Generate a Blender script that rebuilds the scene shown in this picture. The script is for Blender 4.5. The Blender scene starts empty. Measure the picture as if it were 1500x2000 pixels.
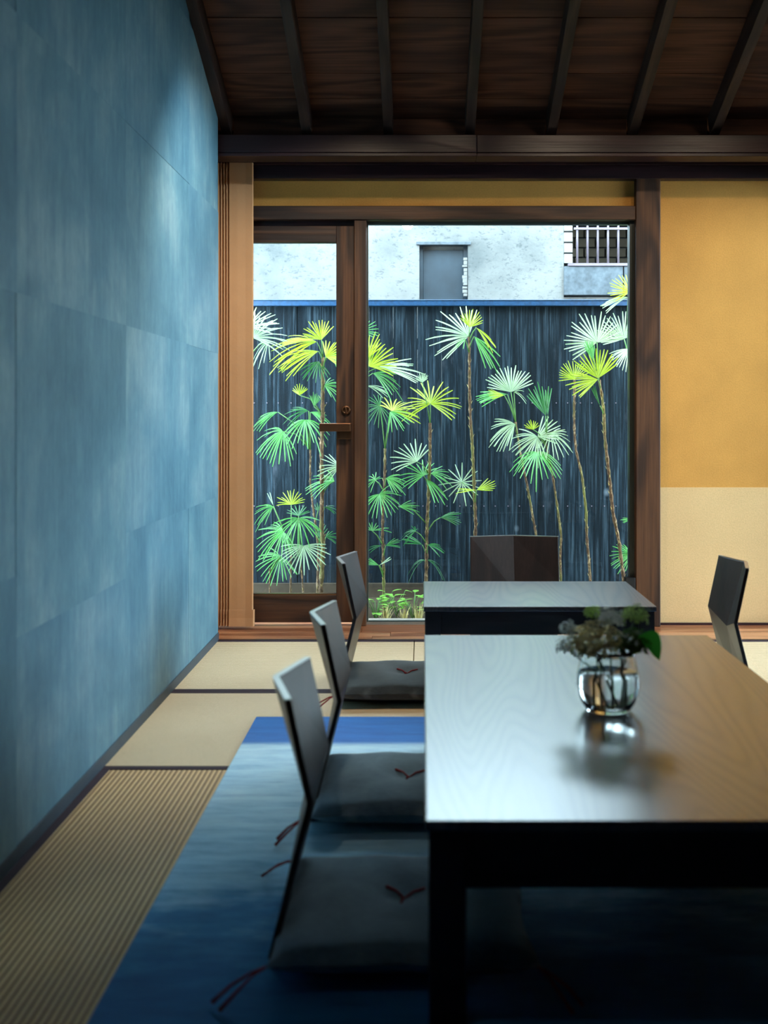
import bpy, bmesh, math, random
from mathutils import Vector, Matrix
R = random.Random(7)
SC = bpy.context.scene
COL = SC.collection

# ------------------------------------------------------------------ camera
FPX, VX, VY, CH = 2150.0, 826.0, 810.0, 1.04      # focal length in px, vanishing point, eye height
cam = bpy.data.cameras.new('camera')
camo = bpy.data.objects.new('camera', cam)
COL.objects.link(camo)
camo.location = (0, 0, CH)
camo.rotation_euler = (math.pi / 2, 0, 0)
cam.sensor_fit = 'VERTICAL'
cam.sensor_height = 36.0
cam.sensor_width = 27.0
cam.lens = FPX / 2000 * 36.0
cam.shift_x = -(VX - 750) / 2000
cam.shift_y = -(1000 - VY) / 2000
cam.clip_start = 0.05
cam.dof.use_dof = True
cam.dof.focus_distance = 5.7
cam.dof.aperture_fstop = 2.8
SC.camera = camo

# ------------------------------------------------------------------ sky, exposure
world = bpy.data.worlds.new('overcast_sky')
SC.world = world
world.use_nodes = True
bg = world.node_tree.nodes['Background']
bg.inputs[0].default_value = (0.66, 0.85, 1.0, 1)
bg.inputs[1].default_value = 8.0
SC.view_settings.view_transform = 'Standard'
SC.view_settings.look = 'None'
SC.view_settings.exposure = 1.1
SC.view_settings.gamma = 1.0
SC.view_settings.use_curve_mapping = False
SC.cycles.use_denoising = True
SC.cycles.max_bounces = 12
SC.cycles.diffuse_bounces = 6
SC.cycles.glossy_bounces = 4
SC.cycles.transmission_bounces = 8
SC.cycles.transparent_max_bounces = 12
SC.cycles.caustics_refractive = False
SC.cycles.caustics_reflective = False
SC.cycles.sample_clamp_indirect = 6.0


def P(px, py, Y):
    """world point at depth Y seen at photo pixel (px, py)"""
    return Vector(((px - VX) * Y / FPX, Y, CH - (py - VY) * Y / FPX))


# ------------------------------------------------------------------ materials
def srgb(r, g, b):
    f = lambda c: (c / 255) / 12.92 if c / 255 <= .04045 else (((c / 255) + .055) / 1.055) ** 2.4
    return (f(r), f(g), f(b), 1)


class NT:
    def __init__(self, name):
        self.m = bpy.data.materials.new(name)
        self.m.use_nodes = True
        self.t = self.m.node_tree
        self.n = self.t.nodes
        self.b = self.n['Principled BSDF']

    def node(self, kind, **kw):
        x = self.n.new(kind)
        for k, v in kw.items():
            if k.startswith('i_'):
                x.inputs[k[2:].replace('_', ' ')].default_value = v
            else:
                setattr(x, k, v)
        return x

    def link(self, a, b):
        self.t.links.new(a, b)

    def coords(self, scale=(1, 1, 1), space='Object', loc=(0, 0, 0), rnd=False):
        tc = self.node('ShaderNodeTexCoord')
        mp = self.node('ShaderNodeMapping')
        mp.inputs['Scale'].default_value = scale
        mp.inputs['Location'].default_value = loc
        src = tc.outputs[space]
        if rnd:
            oi = self.node('ShaderNodeObjectInfo')
            mu = self.node('ShaderNodeMath', operation='MULTIPLY')
            mu.inputs[1].default_value = 37.0
            self.link(oi.outputs['Random'], mu.inputs[0])
            ad = self.node('ShaderNodeVectorMath', operation='ADD')
            self.link(src, ad.inputs[0])
            self.link(mu.outputs[0], ad.inputs[1])
            src = ad.outputs[0]
        self.link(src, mp.inputs['Vector'])
        return mp.outputs['Vector']

    def ramp(self, fac, stops):
        r = self.node('ShaderNodeValToRGB')
        e = r.color_ramp.elements
        while len(e) > 1:
            e.remove(e[-1])
        e[0].position = stops[0][0]
        e[0].color = stops[0][1]
        for p, c in stops[1:]:
            x = e.new(p)
            x.color = c
        self.link(fac, r.inputs['Fac'])
        return r.outputs['Color']

    def noise(self, vec, scale, detail=4, rough=.55, dist=0.0):
        n = self.node('ShaderNodeTexNoise')
        n.inputs['Scale'].default_value = scale
        n.inputs['Detail'].default_value = detail
        n.inputs['Roughness'].default_value = rough
        n.inputs['Distortion'].default_value = dist
        self.link(vec, n.inputs['Vector'])
        return n.outputs['Fac']

    def mix(self, a, b, fac, mode='MIX'):
        m = self.node('ShaderNodeMix', data_type='RGBA', blend_type=mode)
        for sock, v in ((m.inputs['Factor'], fac), (m.inputs[6], a), (m.inputs[7], b)):
            if isinstance(v, (float, int, tuple)):
                sock.default_value = v
            else:
                self.link(v, sock)
        return m.outputs[2]

    def bump(self, h, strength=.3, dist=.01):
        b = self.node('ShaderNodeBump')
        b.inputs['Strength'].default_value = strength
        b.inputs['Distance'].default_value = dist
        self.link(h, b.inputs['Height'])
        self.link(b.outputs['Normal'], self.b.inputs['Normal'])

    def out(self, color=None, rough=.6, spec=.5, metal=0.0, **kw):
        if color is not None:
            if isinstance(color, tuple):
                self.b.inputs['Base Color'].default_value = color
            else:
                self.link(color, self.b.inputs['Base Color'])
        if isinstance(rough, (float, int)):
            self.b.inputs['Roughness'].default_value = rough
        else:
            self.link(rough, self.b.inputs['Roughness'])
        self.b.inputs['Specular IOR Level'].default_value = spec
        self.b.inputs['Metallic'].default_value = metal
        for k, v in kw.items():
            self.b.inputs[k.replace('_', ' ')].default_value = v
        return self.m


def wood(name, dark, light, axis='X', scale=1.0, rough=.45, spec=.4, rings=9.0, bump=.15, wear=None):
    """grain running along one object axis"""
    t = NT(name)
    s = {'X': (.12, 1, 1), 'Y': (1, .12, 1), 'Z': (1, 1, .12)}[axis]
    v = t.coords(tuple(c * scale for c in s), rnd=True)
    n1 = t.noise(v, 3.0, 3, .5, .4)
    wv = t.node('ShaderNodeMath', operation='MULTIPLY')
    wv.inputs[1].default_value = rings * 6
    t.link(n1, wv.inputs[0])
    sn = t.node('ShaderNodeMath', operation='SINE')
    t.link(wv.outputs[0], sn.inputs[0])
    mr = t.node('ShaderNodeMapRange')
    mr.inputs['From Min'].default_value = -1
    t.link(sn.outputs[0], mr.inputs['Value'])
    s2 = {'X': (.03, 1, 1), 'Y': (1, .03, 1), 'Z': (1, 1, .03)}[axis]
    fine = t.noise(t.coords(tuple(c * scale for c in s2), rnd=True), 90, 4, .65)
    c1 = t.mix(dark, light, mr.outputs['Result'])
    c2 = t.ramp(fine, [(.3, (.45, .45, .45, 1)), (.7, (1.15, 1.15, 1.15, 1))])
    c = t.mix(c1, c2, .75, 'MULTIPLY')
    if wear:
        wn = t.noise(v, 1.2, 5, .6)
        wm = t.ramp(wn, [(.5, (0, 0, 0, 1)), (.68, (1, 1, 1, 1))])
        c = t.mix(c, wear, wm)
    add = t.node('ShaderNodeMath', operation='ADD')
    t.link(mr.outputs['Result'], add.inputs[0])
    t.link(fine, add.inputs[1])
    t.bump(add.outputs[0], bump, .004)
    return t.out(c, rough, spec)


def plain(name, col, rough=.6, spec=.4, var=.12, scale=12, bump=0.0, metal=0.0, **kw):
    t = NT(name)
    n = t.noise(t.coords(rnd=True), scale, 5, .6)
    lo = tuple(max(0, c * (1 - var)) for c in col[:3]) + (1,)
    hi = tuple(min(1, c * (1 + var)) for c in col[:3]) + (1,)
    c = t.ramp(n, [(.3, lo), (.7, hi)])
    if bump:
        t.bump(t.noise(t.coords(), scale * 12, 4, .6), bump, .002)
    return t.out(c, rough, spec, metal, **kw)


M = {}
M['beam'] = wood('dark stained beam wood', srgb(38, 20, 25), srgb(58, 33, 36), 'X', 1.2, .38, .45)
M['rafter'] = wood('dark rafter wood', srgb(40, 27, 25), srgb(66, 48, 42), 'Y', 1.2, .55, .35)
M['board'] = wood('brown ceiling board', srgb(76, 46, 36), srgb(112, 72, 55), 'X', 1.0, .6, .3, 12)
M['post'] = wood('brown post wood', srgb(58, 36, 24), srgb(98, 62, 38), 'Z', 1.2, .5, .35)
M['frame_x'] = wood('brown frame wood lying', srgb(50, 32, 24), srgb(84, 54, 36), 'X', 1.2, .45, .4)
M['plank'] = wood('reddish floor plank wood', srgb(150, 90, 58), srgb(212, 148, 106), 'X', 1.0, .28, .6, 6)
M['table'] = None
M['sill'] = plain('grey sill stone', srgb(126, 116, 104), .5, .4)


def mat_tabletop():
    t = NT('dark lacquered table wood with cathedral grain')
    v = t.coords((1.0, .10, 1.0))
    n1 = t.noise(v, 3.2, 1.5, .45, .35)
    mu = t.node('ShaderNodeMath', operation='MULTIPLY')
    mu.inputs[1].default_value = 230
    t.link(n1, mu.inputs[0])
    sn = t.node('ShaderNodeMath', operation='SINE')
    t.link(mu.outputs[0], sn.inputs[0])
    mr = t.node('ShaderNodeMapRange')
    mr.inputs['From Min'].default_value = -1
    t.link(sn.outputs[0], mr.inputs['Value'])
    fine = t.noise(t.coords((1, .02, 1)), 110, 4, .7)
    c = t.ramp(mr.outputs['Result'], [(.0, srgb(22, 15, 13)), (.25, srgb(50, 37, 31)), (1, srgb(66, 50, 41))])
    c = t.mix(c, t.ramp(fine, [(.3, (.5, .5, .5, 1)), (.7, (1.1, 1.1, 1.1, 1))]), .7, 'MULTIPLY')
    h = t.mix(mr.outputs['Result'], fine, .4)
    t.bump(h, .035, .0012)
    return t.out(c, .40, 1.0, Coat_Weight=1.0, Coat_Roughness=.24, Coat_IOR=1.85)


M['table'] = mat_tabletop()
M['tableframe'] = wood('dark table frame wood', srgb(24, 16, 20), srgb(42, 28, 30), 'X', 1.2, .35, .5)
M['chair'] = wood('dark brown bent plywood', srgb(31, 20, 18), srgb(48, 33, 29), 'Z', 1.4, .45, .4, 5, .03)
for k_, v_ in (('Coat Weight', .25), ('Coat Roughness', .22), ('Coat IOR', 1.5)):
    M['chair'].node_tree.nodes['Principled BSDF'].inputs[k_].default_value = v_

M['edge'] = plain('chair edge with painted glint', srgb(120, 116, 116), .3, 1.0, .05, 12, 0, .35, Coat_Weight=1.0, Coat_Roughness=.3, Coat_IOR=2.2)  # sky reflection on the chair tops put into this grey


def mat_washi():
    t = NT('indigo dyed wall paper')
    v = t.coords((1, 1, 1), rnd=True)
    big = t.noise(v, 2.2, 5, .6, .3)
    str_ = t.noise(t.coords((6, 6, .8), rnd=True), 4.0, 5, .65)
    fib = t.noise(t.coords((1, 1, .35), rnd=True), 70, 4, .7)
    a = t.ramp(big, [(.25, srgb(68, 112, 132)), (.5, srgb(98, 140, 156)), (.75, srgb(136, 166, 174))])
    a = t.mix(a, t.ramp(str_, [(.3, (.68, .76, .84, 1)), (.7, (1.16, 1.12, 1.08, 1))]), .8, 'MULTIPLY')
    a = t.mix(a, t.ramp(fib, [(.3, (.82, .84, .88, 1)), (.7, (1.1, 1.1, 1.1, 1))]), .8, 'MULTIPLY')
    oi = t.node('ShaderNodeObjectInfo')
    tint = t.ramp(oi.outputs['Random'], [(0, (.88, .92, .96, 1)), (.5, (1, 1, 1, 1)), (1, (1.08, 1.04, 1.0, 1))])
    a = t.mix(a, tint, 1.0, 'MULTIPLY')
    t.bump(t.noise(t.coords(), 160, 4, .7), .25, .0015)
    return t.out(a, .55, .35)


M['washi'] = mat_washi()


def mat_plaster(name, col, var=.10):
    t = NT(name)
    v = t.coords()
    big = t.noise(v, 2.5, 5, .6)
    fin = t.noise(v, 140, 3, .7)
    c = t.ramp(big, [(.3, tuple(x * (1 - var) for x in col[:3]) + (1,)), (.7, tuple(min(1, x * (1 + var)) for x in col[:3]) + (1,))])
    c = t.mix(c, t.ramp(fin, [(.25, (.86, .85, .82, 1)), (.6, (1.04, 1.04, 1.04, 1))]), .8, 'MULTIPLY')
    t.bump(fin, .3, .002)
    return t.out(c, .85, .2)


M['ochre'] = mat_plaster('ochre earthen plaster', srgb(216, 156, 80))
M['dado'] = mat_plaster('cream paper dado', srgb(228, 190, 138), .05)
M['inner'] = mat_plaster('warm grey plaster', srgb(120, 108, 96))


def mat_tatami(name, axis):
    t = NT(name)
    tc = t.node('ShaderNodeTexCoord')
    sep = t.node('ShaderNodeSeparateXYZ')
    t.link(tc.outputs['Object'], sep.inputs[0])
    mu = t.node('ShaderNodeMath', operation='MULTIPLY')
    mu.inputs[1].default_value = 2 * math.pi / .0148
    t.link(sep.outputs['X' if axis == 'Y' else 'Y'], mu.inputs[0])
    sn = t.node('ShaderNodeMath', operation='SINE')
    t.link(mu.outputs[0], sn.inputs[0])
    mr = t.node('ShaderNodeMapRange')
    mr.inputs['From Min'].default_value = -1
    t.link(sn.outputs[0], mr.inputs['Value'])
    s = (1, .1, 1) if axis == 'X' else (.1, 1, 1)
    fib = t.noise(t.coords(s, rnd=True), 300, 3, .7)
    big = t.noise(t.coords(rnd=True), 3, 4, .6)
    c = t.ramp(mr.outputs['Result'], [(0, srgb(122, 88, 54)), (.4, srgb(200, 160, 108)), (1, srgb(228, 190, 136))] if axis == 'Y' else [(0, srgb(158, 124, 82)), (.35, srgb(220, 196, 156)), (1, srgb(246, 226, 194))])
    c = t.mix(c, t.ramp(fib, [(.3, (.85, .84, .8, 1)), (.7, (1.05, 1.05, 1.05, 1))]), .7, 'MULTIPLY')
    c = t.mix(c, t.ramp(big, [(.3, (.93, .92, .88, 1)), (.7, (1.03, 1.02, 1.0, 1))]), .8, 'MULTIPLY')
    t.bump(mr.outputs['Result'], .5, .003)
    return t.out(c, .6, .3)


M['tatami_y'] = mat_tatami('tatami rush ribs along room', 'Y')
M['tatami_x'] = mat_tatami('tatami rush ribs across room', 'X')
M['heri'] = plain('dark indigo tatami edging cloth', srgb(58, 44, 52), .8, .2)


def mat_rug():
    t = NT('blue hand dyed rug pile')
    tc = t.node('ShaderNodeTexCoord')
    sep = t.node('ShaderNodeSeparateXYZ')
    t.link(tc.outputs['Object'], sep.inputs[0])
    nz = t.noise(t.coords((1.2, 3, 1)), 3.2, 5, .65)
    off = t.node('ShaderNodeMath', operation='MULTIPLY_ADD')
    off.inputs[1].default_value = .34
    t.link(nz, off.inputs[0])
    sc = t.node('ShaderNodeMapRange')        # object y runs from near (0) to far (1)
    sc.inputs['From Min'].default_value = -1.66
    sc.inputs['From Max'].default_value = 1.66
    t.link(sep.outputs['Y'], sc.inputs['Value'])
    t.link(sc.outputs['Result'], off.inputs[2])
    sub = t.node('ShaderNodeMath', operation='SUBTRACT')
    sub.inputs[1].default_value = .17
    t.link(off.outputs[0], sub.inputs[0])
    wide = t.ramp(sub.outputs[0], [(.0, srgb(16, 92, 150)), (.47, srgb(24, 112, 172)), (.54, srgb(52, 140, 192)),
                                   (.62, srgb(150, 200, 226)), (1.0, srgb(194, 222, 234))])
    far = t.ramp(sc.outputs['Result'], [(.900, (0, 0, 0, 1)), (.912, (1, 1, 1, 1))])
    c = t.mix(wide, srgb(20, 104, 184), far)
    st = t.noise(t.coords((.35, 2.2, 1)), 12, 7, .75)
    c = t.mix(c, t.ramp(st, [(.32, (.42, .60, .74, 1)), (.5, (1, 1, 1, 1)), (.68, (1.35, 1.25, 1.15, 1))]), .85, 'MULTIPLY')
    t.bump(t.noise(t.coords((.5, 1, 1)), 260, 3, .7), .3, .003)
    return t.out(c, .95, .1, Sheen_Weight=.3)


M['rug'] = mat_rug()


def mat_cushion(name='indigo grey woven cushion cloth', lo=srgb(70, 94, 112), hi=srgb(112, 138, 152)):
    t = NT(name)
    v = t.coords(rnd=True)
    n = t.noise(v, 5, 5, .65, .3)
    w = t.noise(t.coords((1, 6, 1), rnd=True), 60, 3, .7)
    c = t.ramp(n, [(.3, lo), (.7, hi)])
    c = t.mix(c, t.ramp(w, [(.3, (.7, .7, .72, 1)), (.7, (1.15, 1.15, 1.12, 1))]), .8, 'MULTIPLY')
    t.bump(w, .25, .002)
    return t.out(c, .9, .15, Sheen_Weight=.25)


M['cushion'] = mat_cushion()
M['cushion_dark'] = mat_cushion('charcoal woven cushion cloth', srgb(50, 56, 58), srgb(82, 88, 88))
M['tassel'] = plain('dark red tassel cord', srgb(150, 44, 50), .8, .2)
M['curtain'] = plain('tan curtain cloth', srgb(196, 146, 104), .85, .15, .06, 4, .3)
M['black_metal'] = plain('blackened metal', srgb(18, 18, 20), .4, .5)
M['bronze'] = plain('brown bronze metal', srgb(110, 74, 50), .32, .5, .1, 20, 0, .8)
M['frame_metal'] = plain('dark green grey glazing channel', srgb(52, 58, 54), .4, .5)
M['lamp_metal'] = plain('black lamp housing', srgb(16, 15, 15), .45, .5)


def mat_pane():
    m = bpy.data.materials.new('window glass pane')
    m.use_nodes = True
    n, l = m.node_tree.nodes, m.node_tree.links
    n.remove(n['Principled BSDF'])
    tr = n.new('ShaderNodeBsdfTransparent')
    tr.inputs[0].default_value = (.95, .98, .97, 1)
    gl = n.new('ShaderNodeBsdfGlossy')
    gl.inputs['Roughness'].default_value = .0
    fr = n.new('ShaderNodeFresnel')
    fr.inputs[0].default_value = 1.30
    mx = n.new('ShaderNodeMixShader')
    l.new(fr.outputs[0], mx.inputs[0])
    l.new(tr.outputs[0], mx.inputs[1])
    l.new(gl.outputs[0], mx.inputs[2])
    l.new(mx.outputs[0], n['Material Output'].inputs['Surface'])
    return m


M['pane'] = mat_pane()


def mat_glass(name, ior, col=(1, 1, 1, 1)):
    t = NT(name)
    return t.out(col, .0, .5, 0, Transmission_Weight=1.0, IOR=ior)


M['glass'] = mat_glass('clear vase glass', 1.45, (.97, 1, .99, 1))
M['water'] = mat_glass('clear water', 1.33)


def mat_fence():
    t = NT('blue black weathered fence board')
    v = t.coords((1, 1, .10), rnd=True)
    n1 = t.noise(v, 5, 3, .5, .8)
    mu = t.node('ShaderNodeMath', operation='MULTIPLY')
    mu.inputs[1].default_value = 70
    t.link(n1, mu.inputs[0])
    sn = t.node('ShaderNodeMath', operation='SINE')
    t.link(mu.outputs[0], sn.inputs[0])
    fine = t.noise(t.coords((1, 1, .03), rnd=True), 70, 5, .7)
    patch = t.noise(t.coords((1, 1, .35), rnd=True), 4.5, 5, .65)
    c = t.ramp(fine, [(.3, srgb(7, 15, 20)), (.5, srgb(14, 27, 35)), (.74, srgb(62, 80, 92))])
    c = t.mix(c, t.ramp(sn.outputs[0], [(.2, (.7, .74, .78, 1)), (.9, (1.15, 1.15, 1.15, 1))]), .6, 'MULTIPLY')
    pm = t.ramp(patch, [(.60, (0, 0, 0, 1)), (.78, (.5, .5, .5, 1))])
    oi = t.node('ShaderNodeObjectInfo')
    c = t.mix(c, t.ramp(oi.outputs['Random'], [(0, (.7, .7, .7, 1)), (1, (1.2, 1.2, 1.2, 1))]), 1.0, 'MULTIPLY')
    c = t.mix(c, srgb(92, 102, 114), pm)
    vo = t.node('ShaderNodeTexVoronoi', feature='F1')
    vo.inputs['Scale'].default_value = 3.2
    t.link(t.coords((1, 1, .8), rnd=True), vo.inputs['Vector'])
    km = t.ramp(vo.outputs['Distance'], [(.0, (.75, .75, .75, 1)), (.05, (.25, .25, .25, 1)), (.08, (0, 0, 0, 1))])
    c = t.mix(c, srgb(112, 126, 138), km)
    t.bump(fine, .5, .004)
    return t.out(c, .7, .12)


M['fence'] = mat_fence()
M['fence_cap'] = plain('blue painted metal coping', srgb(22, 62, 98), .4, .5, .35, 60)
M['kerb'] = plain('stained brown grey concrete kerb', srgb(58, 50, 40), .85, .2, .35, 9, .4)


def mat_stucco():
    t = NT('white weathered stucco')
    v = t.coords()
    big = t.noise(v, 1.6, 6, .62)
    sp = t.noise(t.coords((1, 1, 1.8)), 24, 6, .8)
    c = t.ramp(big, [(.28, srgb(88, 92, 92)), (.5, srgb(117, 118, 116)), (.75, srgb(127, 127, 124))])
    sm = t.ramp(sp, [(.39, (.5, .55, .58, 1)), (.45, (1, 1, 1, 1))])
    c = t.mix(c, sm, .7, 'MULTIPLY')
    t.bump(sp, .5, .006)
    return t.out(c, .9, .15)


M['stucco'] = mat_stucco()
M['niche'] = plain('blue grey painted shutter', srgb(44, 58, 68), .5, .35, .35, 4, .3)
M['brick'] = plain('pale grey brick', srgb(146, 146, 140), .85, .2, .12, 9, .4)
M['brick_shaded'] = plain('brown brick with painted shade', srgb(58, 52, 42), .85, .2, .15, 9, .4)
M['mortar'] = plain('dark mortar', srgb(46, 48, 50), .9, .1)
M['bars'] = plain('lilac grey painted steel bar', srgb(112, 102, 112), .5, .4)
M['concrete'] = plain('grey concrete block', srgb(84, 92, 98), .9, .2, .3, 24, .5)
M['soil'] = plain('dark garden soil', srgb(58, 50, 40), .95, .1, .4, 14, .8)
M['gravel'] = plain('grey green gravel', srgb(128, 128, 112), .9, .2, .4, 40, .8)


def mat_leaf(name, col, rough=.38, trans=.28):
    t = NT(name)
    n = t.noise(t.coords(rnd=True), 6, 3, .5)
    c = t.ramp(n, [(.3, tuple(x * .8 for x in col[:3]) + (1,)), (.7, tuple(min(1, x * 1.15) for x in col[:3]) + (1,))])
    m = t.out(c, rough, .5)
    tl = t.node('ShaderNodeBsdfTranslucent')
    t.link(c, tl.inputs['Color'])
    mx = t.node('ShaderNodeMixShader')
    mx.inputs[0].default_value = trans
    t.link(t.b.outputs[0], mx.inputs[1])
    t.link(tl.outputs[0], mx.inputs[2])
    t.link(mx.outputs[0], t.n['Material Output'].inputs['Surface'])
    return m


M['leaf_y'] = mat_leaf('young yellow green palm leaf', srgb(156, 184, 12))
M['leaf_p'] = mat_leaf('palm leaf with painted pale sheen', srgb(160, 190, 150), .30)  # sky sheen on the fans put into the leaf colour
M['leaf_g'] = mat_leaf('mid green palm leaf', srgb(80, 158, 72), .30)
M['leaf_d'] = mat_leaf('deep green palm leaf', srgb(34, 112, 46), .30)
M['petiole'] = plain('green palm petiole', srgb(84, 130, 62), .5, .4)


def mat_stem():
    t = NT('fibrous brown palm stem')
    v = t.coords((1, 1, .6), rnd=True)
    n = t.noise(v, 60, 4, .7)
    b = t.noise(t.coords((1, 1, .3), rnd=True), 9, 3, .6)
    c = t.ramp(n, [(.3, srgb(40, 30, 24)), (.55, srgb(104, 82, 62)), (.75, srgb(196, 176, 140))])
    c = t.mix(c, srgb(118, 128, 66), t.ramp(b, [(.5, (0, 0, 0, 1)), (.7, (.7, .7, .7, 1))]))
    t.bump(n, .8, .006)
    return t.out(c, .8, .2)


M['stem'] = mat_stem()
M['grass'] = plain('dry straw grass', srgb(190, 176, 116), .8, .2, .25, 20)
M['ground_leaf'] = mat_leaf('fresh ground cover leaf', srgb(120, 176, 70), .4)
M['cream_petal'] = mat_leaf('cream flower petal', srgb(252, 228, 176), .7, .6)
M['white_petal'] = mat_leaf('white flower petal', srgb(250, 250, 240), .7, .5)
M['bud_green'] = mat_leaf('lime green flower bud', srgb(200, 226, 130), .6, .5)
M['dark_leaf'] = mat_leaf('dark green foliage', srgb(74, 112, 46), .5, .45)
M['bright_leaf'] = mat_leaf('glossy green leaf', srgb(64, 156, 50), .3, .4)
M['flower_stem'] = plain('green flower stem', srgb(52, 72, 44), .5, .4)


# ------------------------------------------------------------------ mesh helpers
def mesh(name, verts, faces, mat, parent=None, loc=None, smooth=False):
    me = bpy.data.meshes.new(name)
    me.from_pydata([tuple(v) for v in verts], [], faces)
    me.validate()
    bm = bmesh.new()
    bm.from_mesh(me)
    bmesh.ops.recalc_face_normals(bm, faces=bm.faces)
    bm.to_mesh(me)
    bm.free()
    if mat:
        me.materials.append(mat)
    if smooth:
        for p in me.polygons:
            p.use_smooth = True
    o = bpy.data.objects.new(name, me)
    COL.objects.link(o)
    if loc is not None:
        o.location = loc
    if parent:
        o.parent = parent
    return o


class MB:
    def __init__(self):
        self.v, self.f = [], []

    def box(self, x0, x1, y0, y1, z0, z1):
        b = len(self.v)
        self.v += [Vector(p) for p in ((x0, y0, z0), (x1, y0, z0), (x1, y1, z0), (x0, y1, z0), (x0, y0, z1), (x1, y0, z1), (x1, y1, z1), (x0, y1, z1))]
        self.f += [tuple(b + i for i in q) for q in ((0, 3, 2, 1), (4, 5, 6, 7), (0, 1, 5, 4), (1, 2, 6, 5), (2, 3, 7, 6), (3, 0, 4, 7))]
        return self

    def tube(self, pts, rad, n=8, cap=True):
        pts = [Vector(p) for p in pts]
        rs = rad if isinstance(rad, (list, tuple)) else [rad] * len(pts)
        b = len(self.v)
        up = None
        for i, p in enumerate(pts):
            d = (pts[min(i + 1, len(pts) - 1)] - pts[max(i - 1, 0)]).normalized()
            if up is None:
                up = Vector((0, 0, 1)) if abs(d.z) < .9 else Vector((1, 0, 0))
            s = d.cross(up).normalized()
            up = s.cross(d).normalized()
            for k in range(n):
                a = 2 * math.pi * k / n
                self.v.append(p + (s * math.cos(a) + up * math.sin(a)) * rs[i])
        for i in range(len(pts) - 1):
            for k in range(n):
                k2 = (k + 1) % n
                self.f.append((b + i * n + k, b + i * n + k2, b + (i + 1) * n + k2, b + (i + 1) * n + k))
        if cap:
            self.f.append(tuple(b + k for k in reversed(range(n))))
            self.f.append(tuple(b + (len(pts) - 1) * n + k for k in range(n)))
        return self

    def lathe(self, prof, n=32, c=(0, 0, 0)):
        b = len(self.v)
        for r, z in prof:
            for k in range(n):
                a = 2 * math.pi * k / n
                self.v.append(Vector((c[0] + r * math.cos(a), c[1] + r * math.sin(a), c[2] + z)))
        for i in range(len(prof) - 1):
            for k in range(n):
                k2 = (k + 1) % n
                self.f.append((b + i * n + k, b + i * n + k2, b + (i + 1) * n + k2, b + (i + 1) * n + k))
        return self

    def poly(self, pts):
        b = len(self.v)
        self.v += [Vector(p) for p in pts]
        self.f.append(tuple(range(b, b + len(pts))))
        return self

    def build(self, name, mat, parent=None, loc=None, smooth=False, bevel=0.0):
        off = Vector(loc) if loc is not None else None
        o = mesh(name, self.v, self.f, mat, parent, off, smooth)
        if bevel:
            md = o.modifiers.new('bevel', 'BEVEL')
            md.width = bevel
            md.segments = 2
            md.limit_method = 'ANGLE'
        return o


def cbox(name, x0, x1, y0, y1, z0, z1, mat, parent=None, bevel=0.0, base=None):
    """box with its own origin at its centre; base = the parent's world position"""
    c = Vector(((x0 + x1) / 2, (y0 + y1) / 2, (z0 + z1) / 2))
    hx, hy, hz = (x1 - x0) / 2, (y1 - y0) / 2, (z1 - z0) / 2
    loc = c - (Vector(base) if base else (parent.location if parent else Vector()))
    return MB().box(-hx, hx, -hy, hy, -hz, hz).build(name, mat, parent, loc, bevel=bevel)


def thing(name, label, cat, loc=(0, 0, 0), rz=0, group=None):
    o = bpy.data.objects.new(name, None)
    o.empty_display_size = .1
    COL.objects.link(o)
    o.location = loc
    o.rotation_euler.z = rz
    return tag(o, label, cat, group)


def tag(o, label, cat, group=None, kind=None):
    if label:
        o['label'] = label
    if cat:
        o['category'] = cat
    if group:
        o['group'] = group
    if kind:
        o['kind'] = kind
    return o


def struct(o, label=None, cat=None):
    o['kind'] = 'structure'
    return tag(o, label, cat)


def copy_tree(o, parent=None):
    c = o.copy()
    COL.objects.link(c)
    c.parent = parent
    for ch in list(o.children):
        copy_tree(ch, c)
    return c


# ------------------------------------------------------------------ room dimensions
WX = -.9475            # papered wall face
YW = 5.45              # back wall plane
YB = 5.08              # end of papered wall, start of plank strip
XR, YN = 1.98, -2.5     # unseen right wall and rear wall
SL = .398              # roof slope
roofz = lambda y: 2.517 + SL * (YB - y)
RIDGE = 1.6

# ------------------------------------------------------------------ floor
floor = cbox('floor', -1.3, XR + .1, YN - .1, 5.62, -.12, -.05, M['inner'])
struct(floor, 'floor of tatami mats with a plank strip before the glass', 'floor')


def tatami(x0, x1, y0, y1, axis):
    x1 = min(x1, XR)
    if x1 - x0 < .08:
        return
    g = .0015
    mt = cbox('tatami_mat', x0 + g, x1 - g, y0 + g, y1 - g, -.05, 0, M['tatami_' + axis.lower()], floor, .003)
    c = Vector(((x0 + x1) / 2, (y0 + y1) / 2, -.025))
    w, t = .03, .0012
    if axis == 'Y':
        spans = ((x0 + g, x0 + w, y0 + g, y1 - g), (x1 - w, x1 - g, y0 + g, y1 - g))
    else:
        spans = ((x0 + g, x1 - g, y0 + g, y0 + w), (x0 + g, x1 - g, y1 - w, y1 - g))
    for s in spans:
        cbox('border', s[0], s[1], s[2], s[3], -.02, t, M['heri'], mt, base=c)


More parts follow.
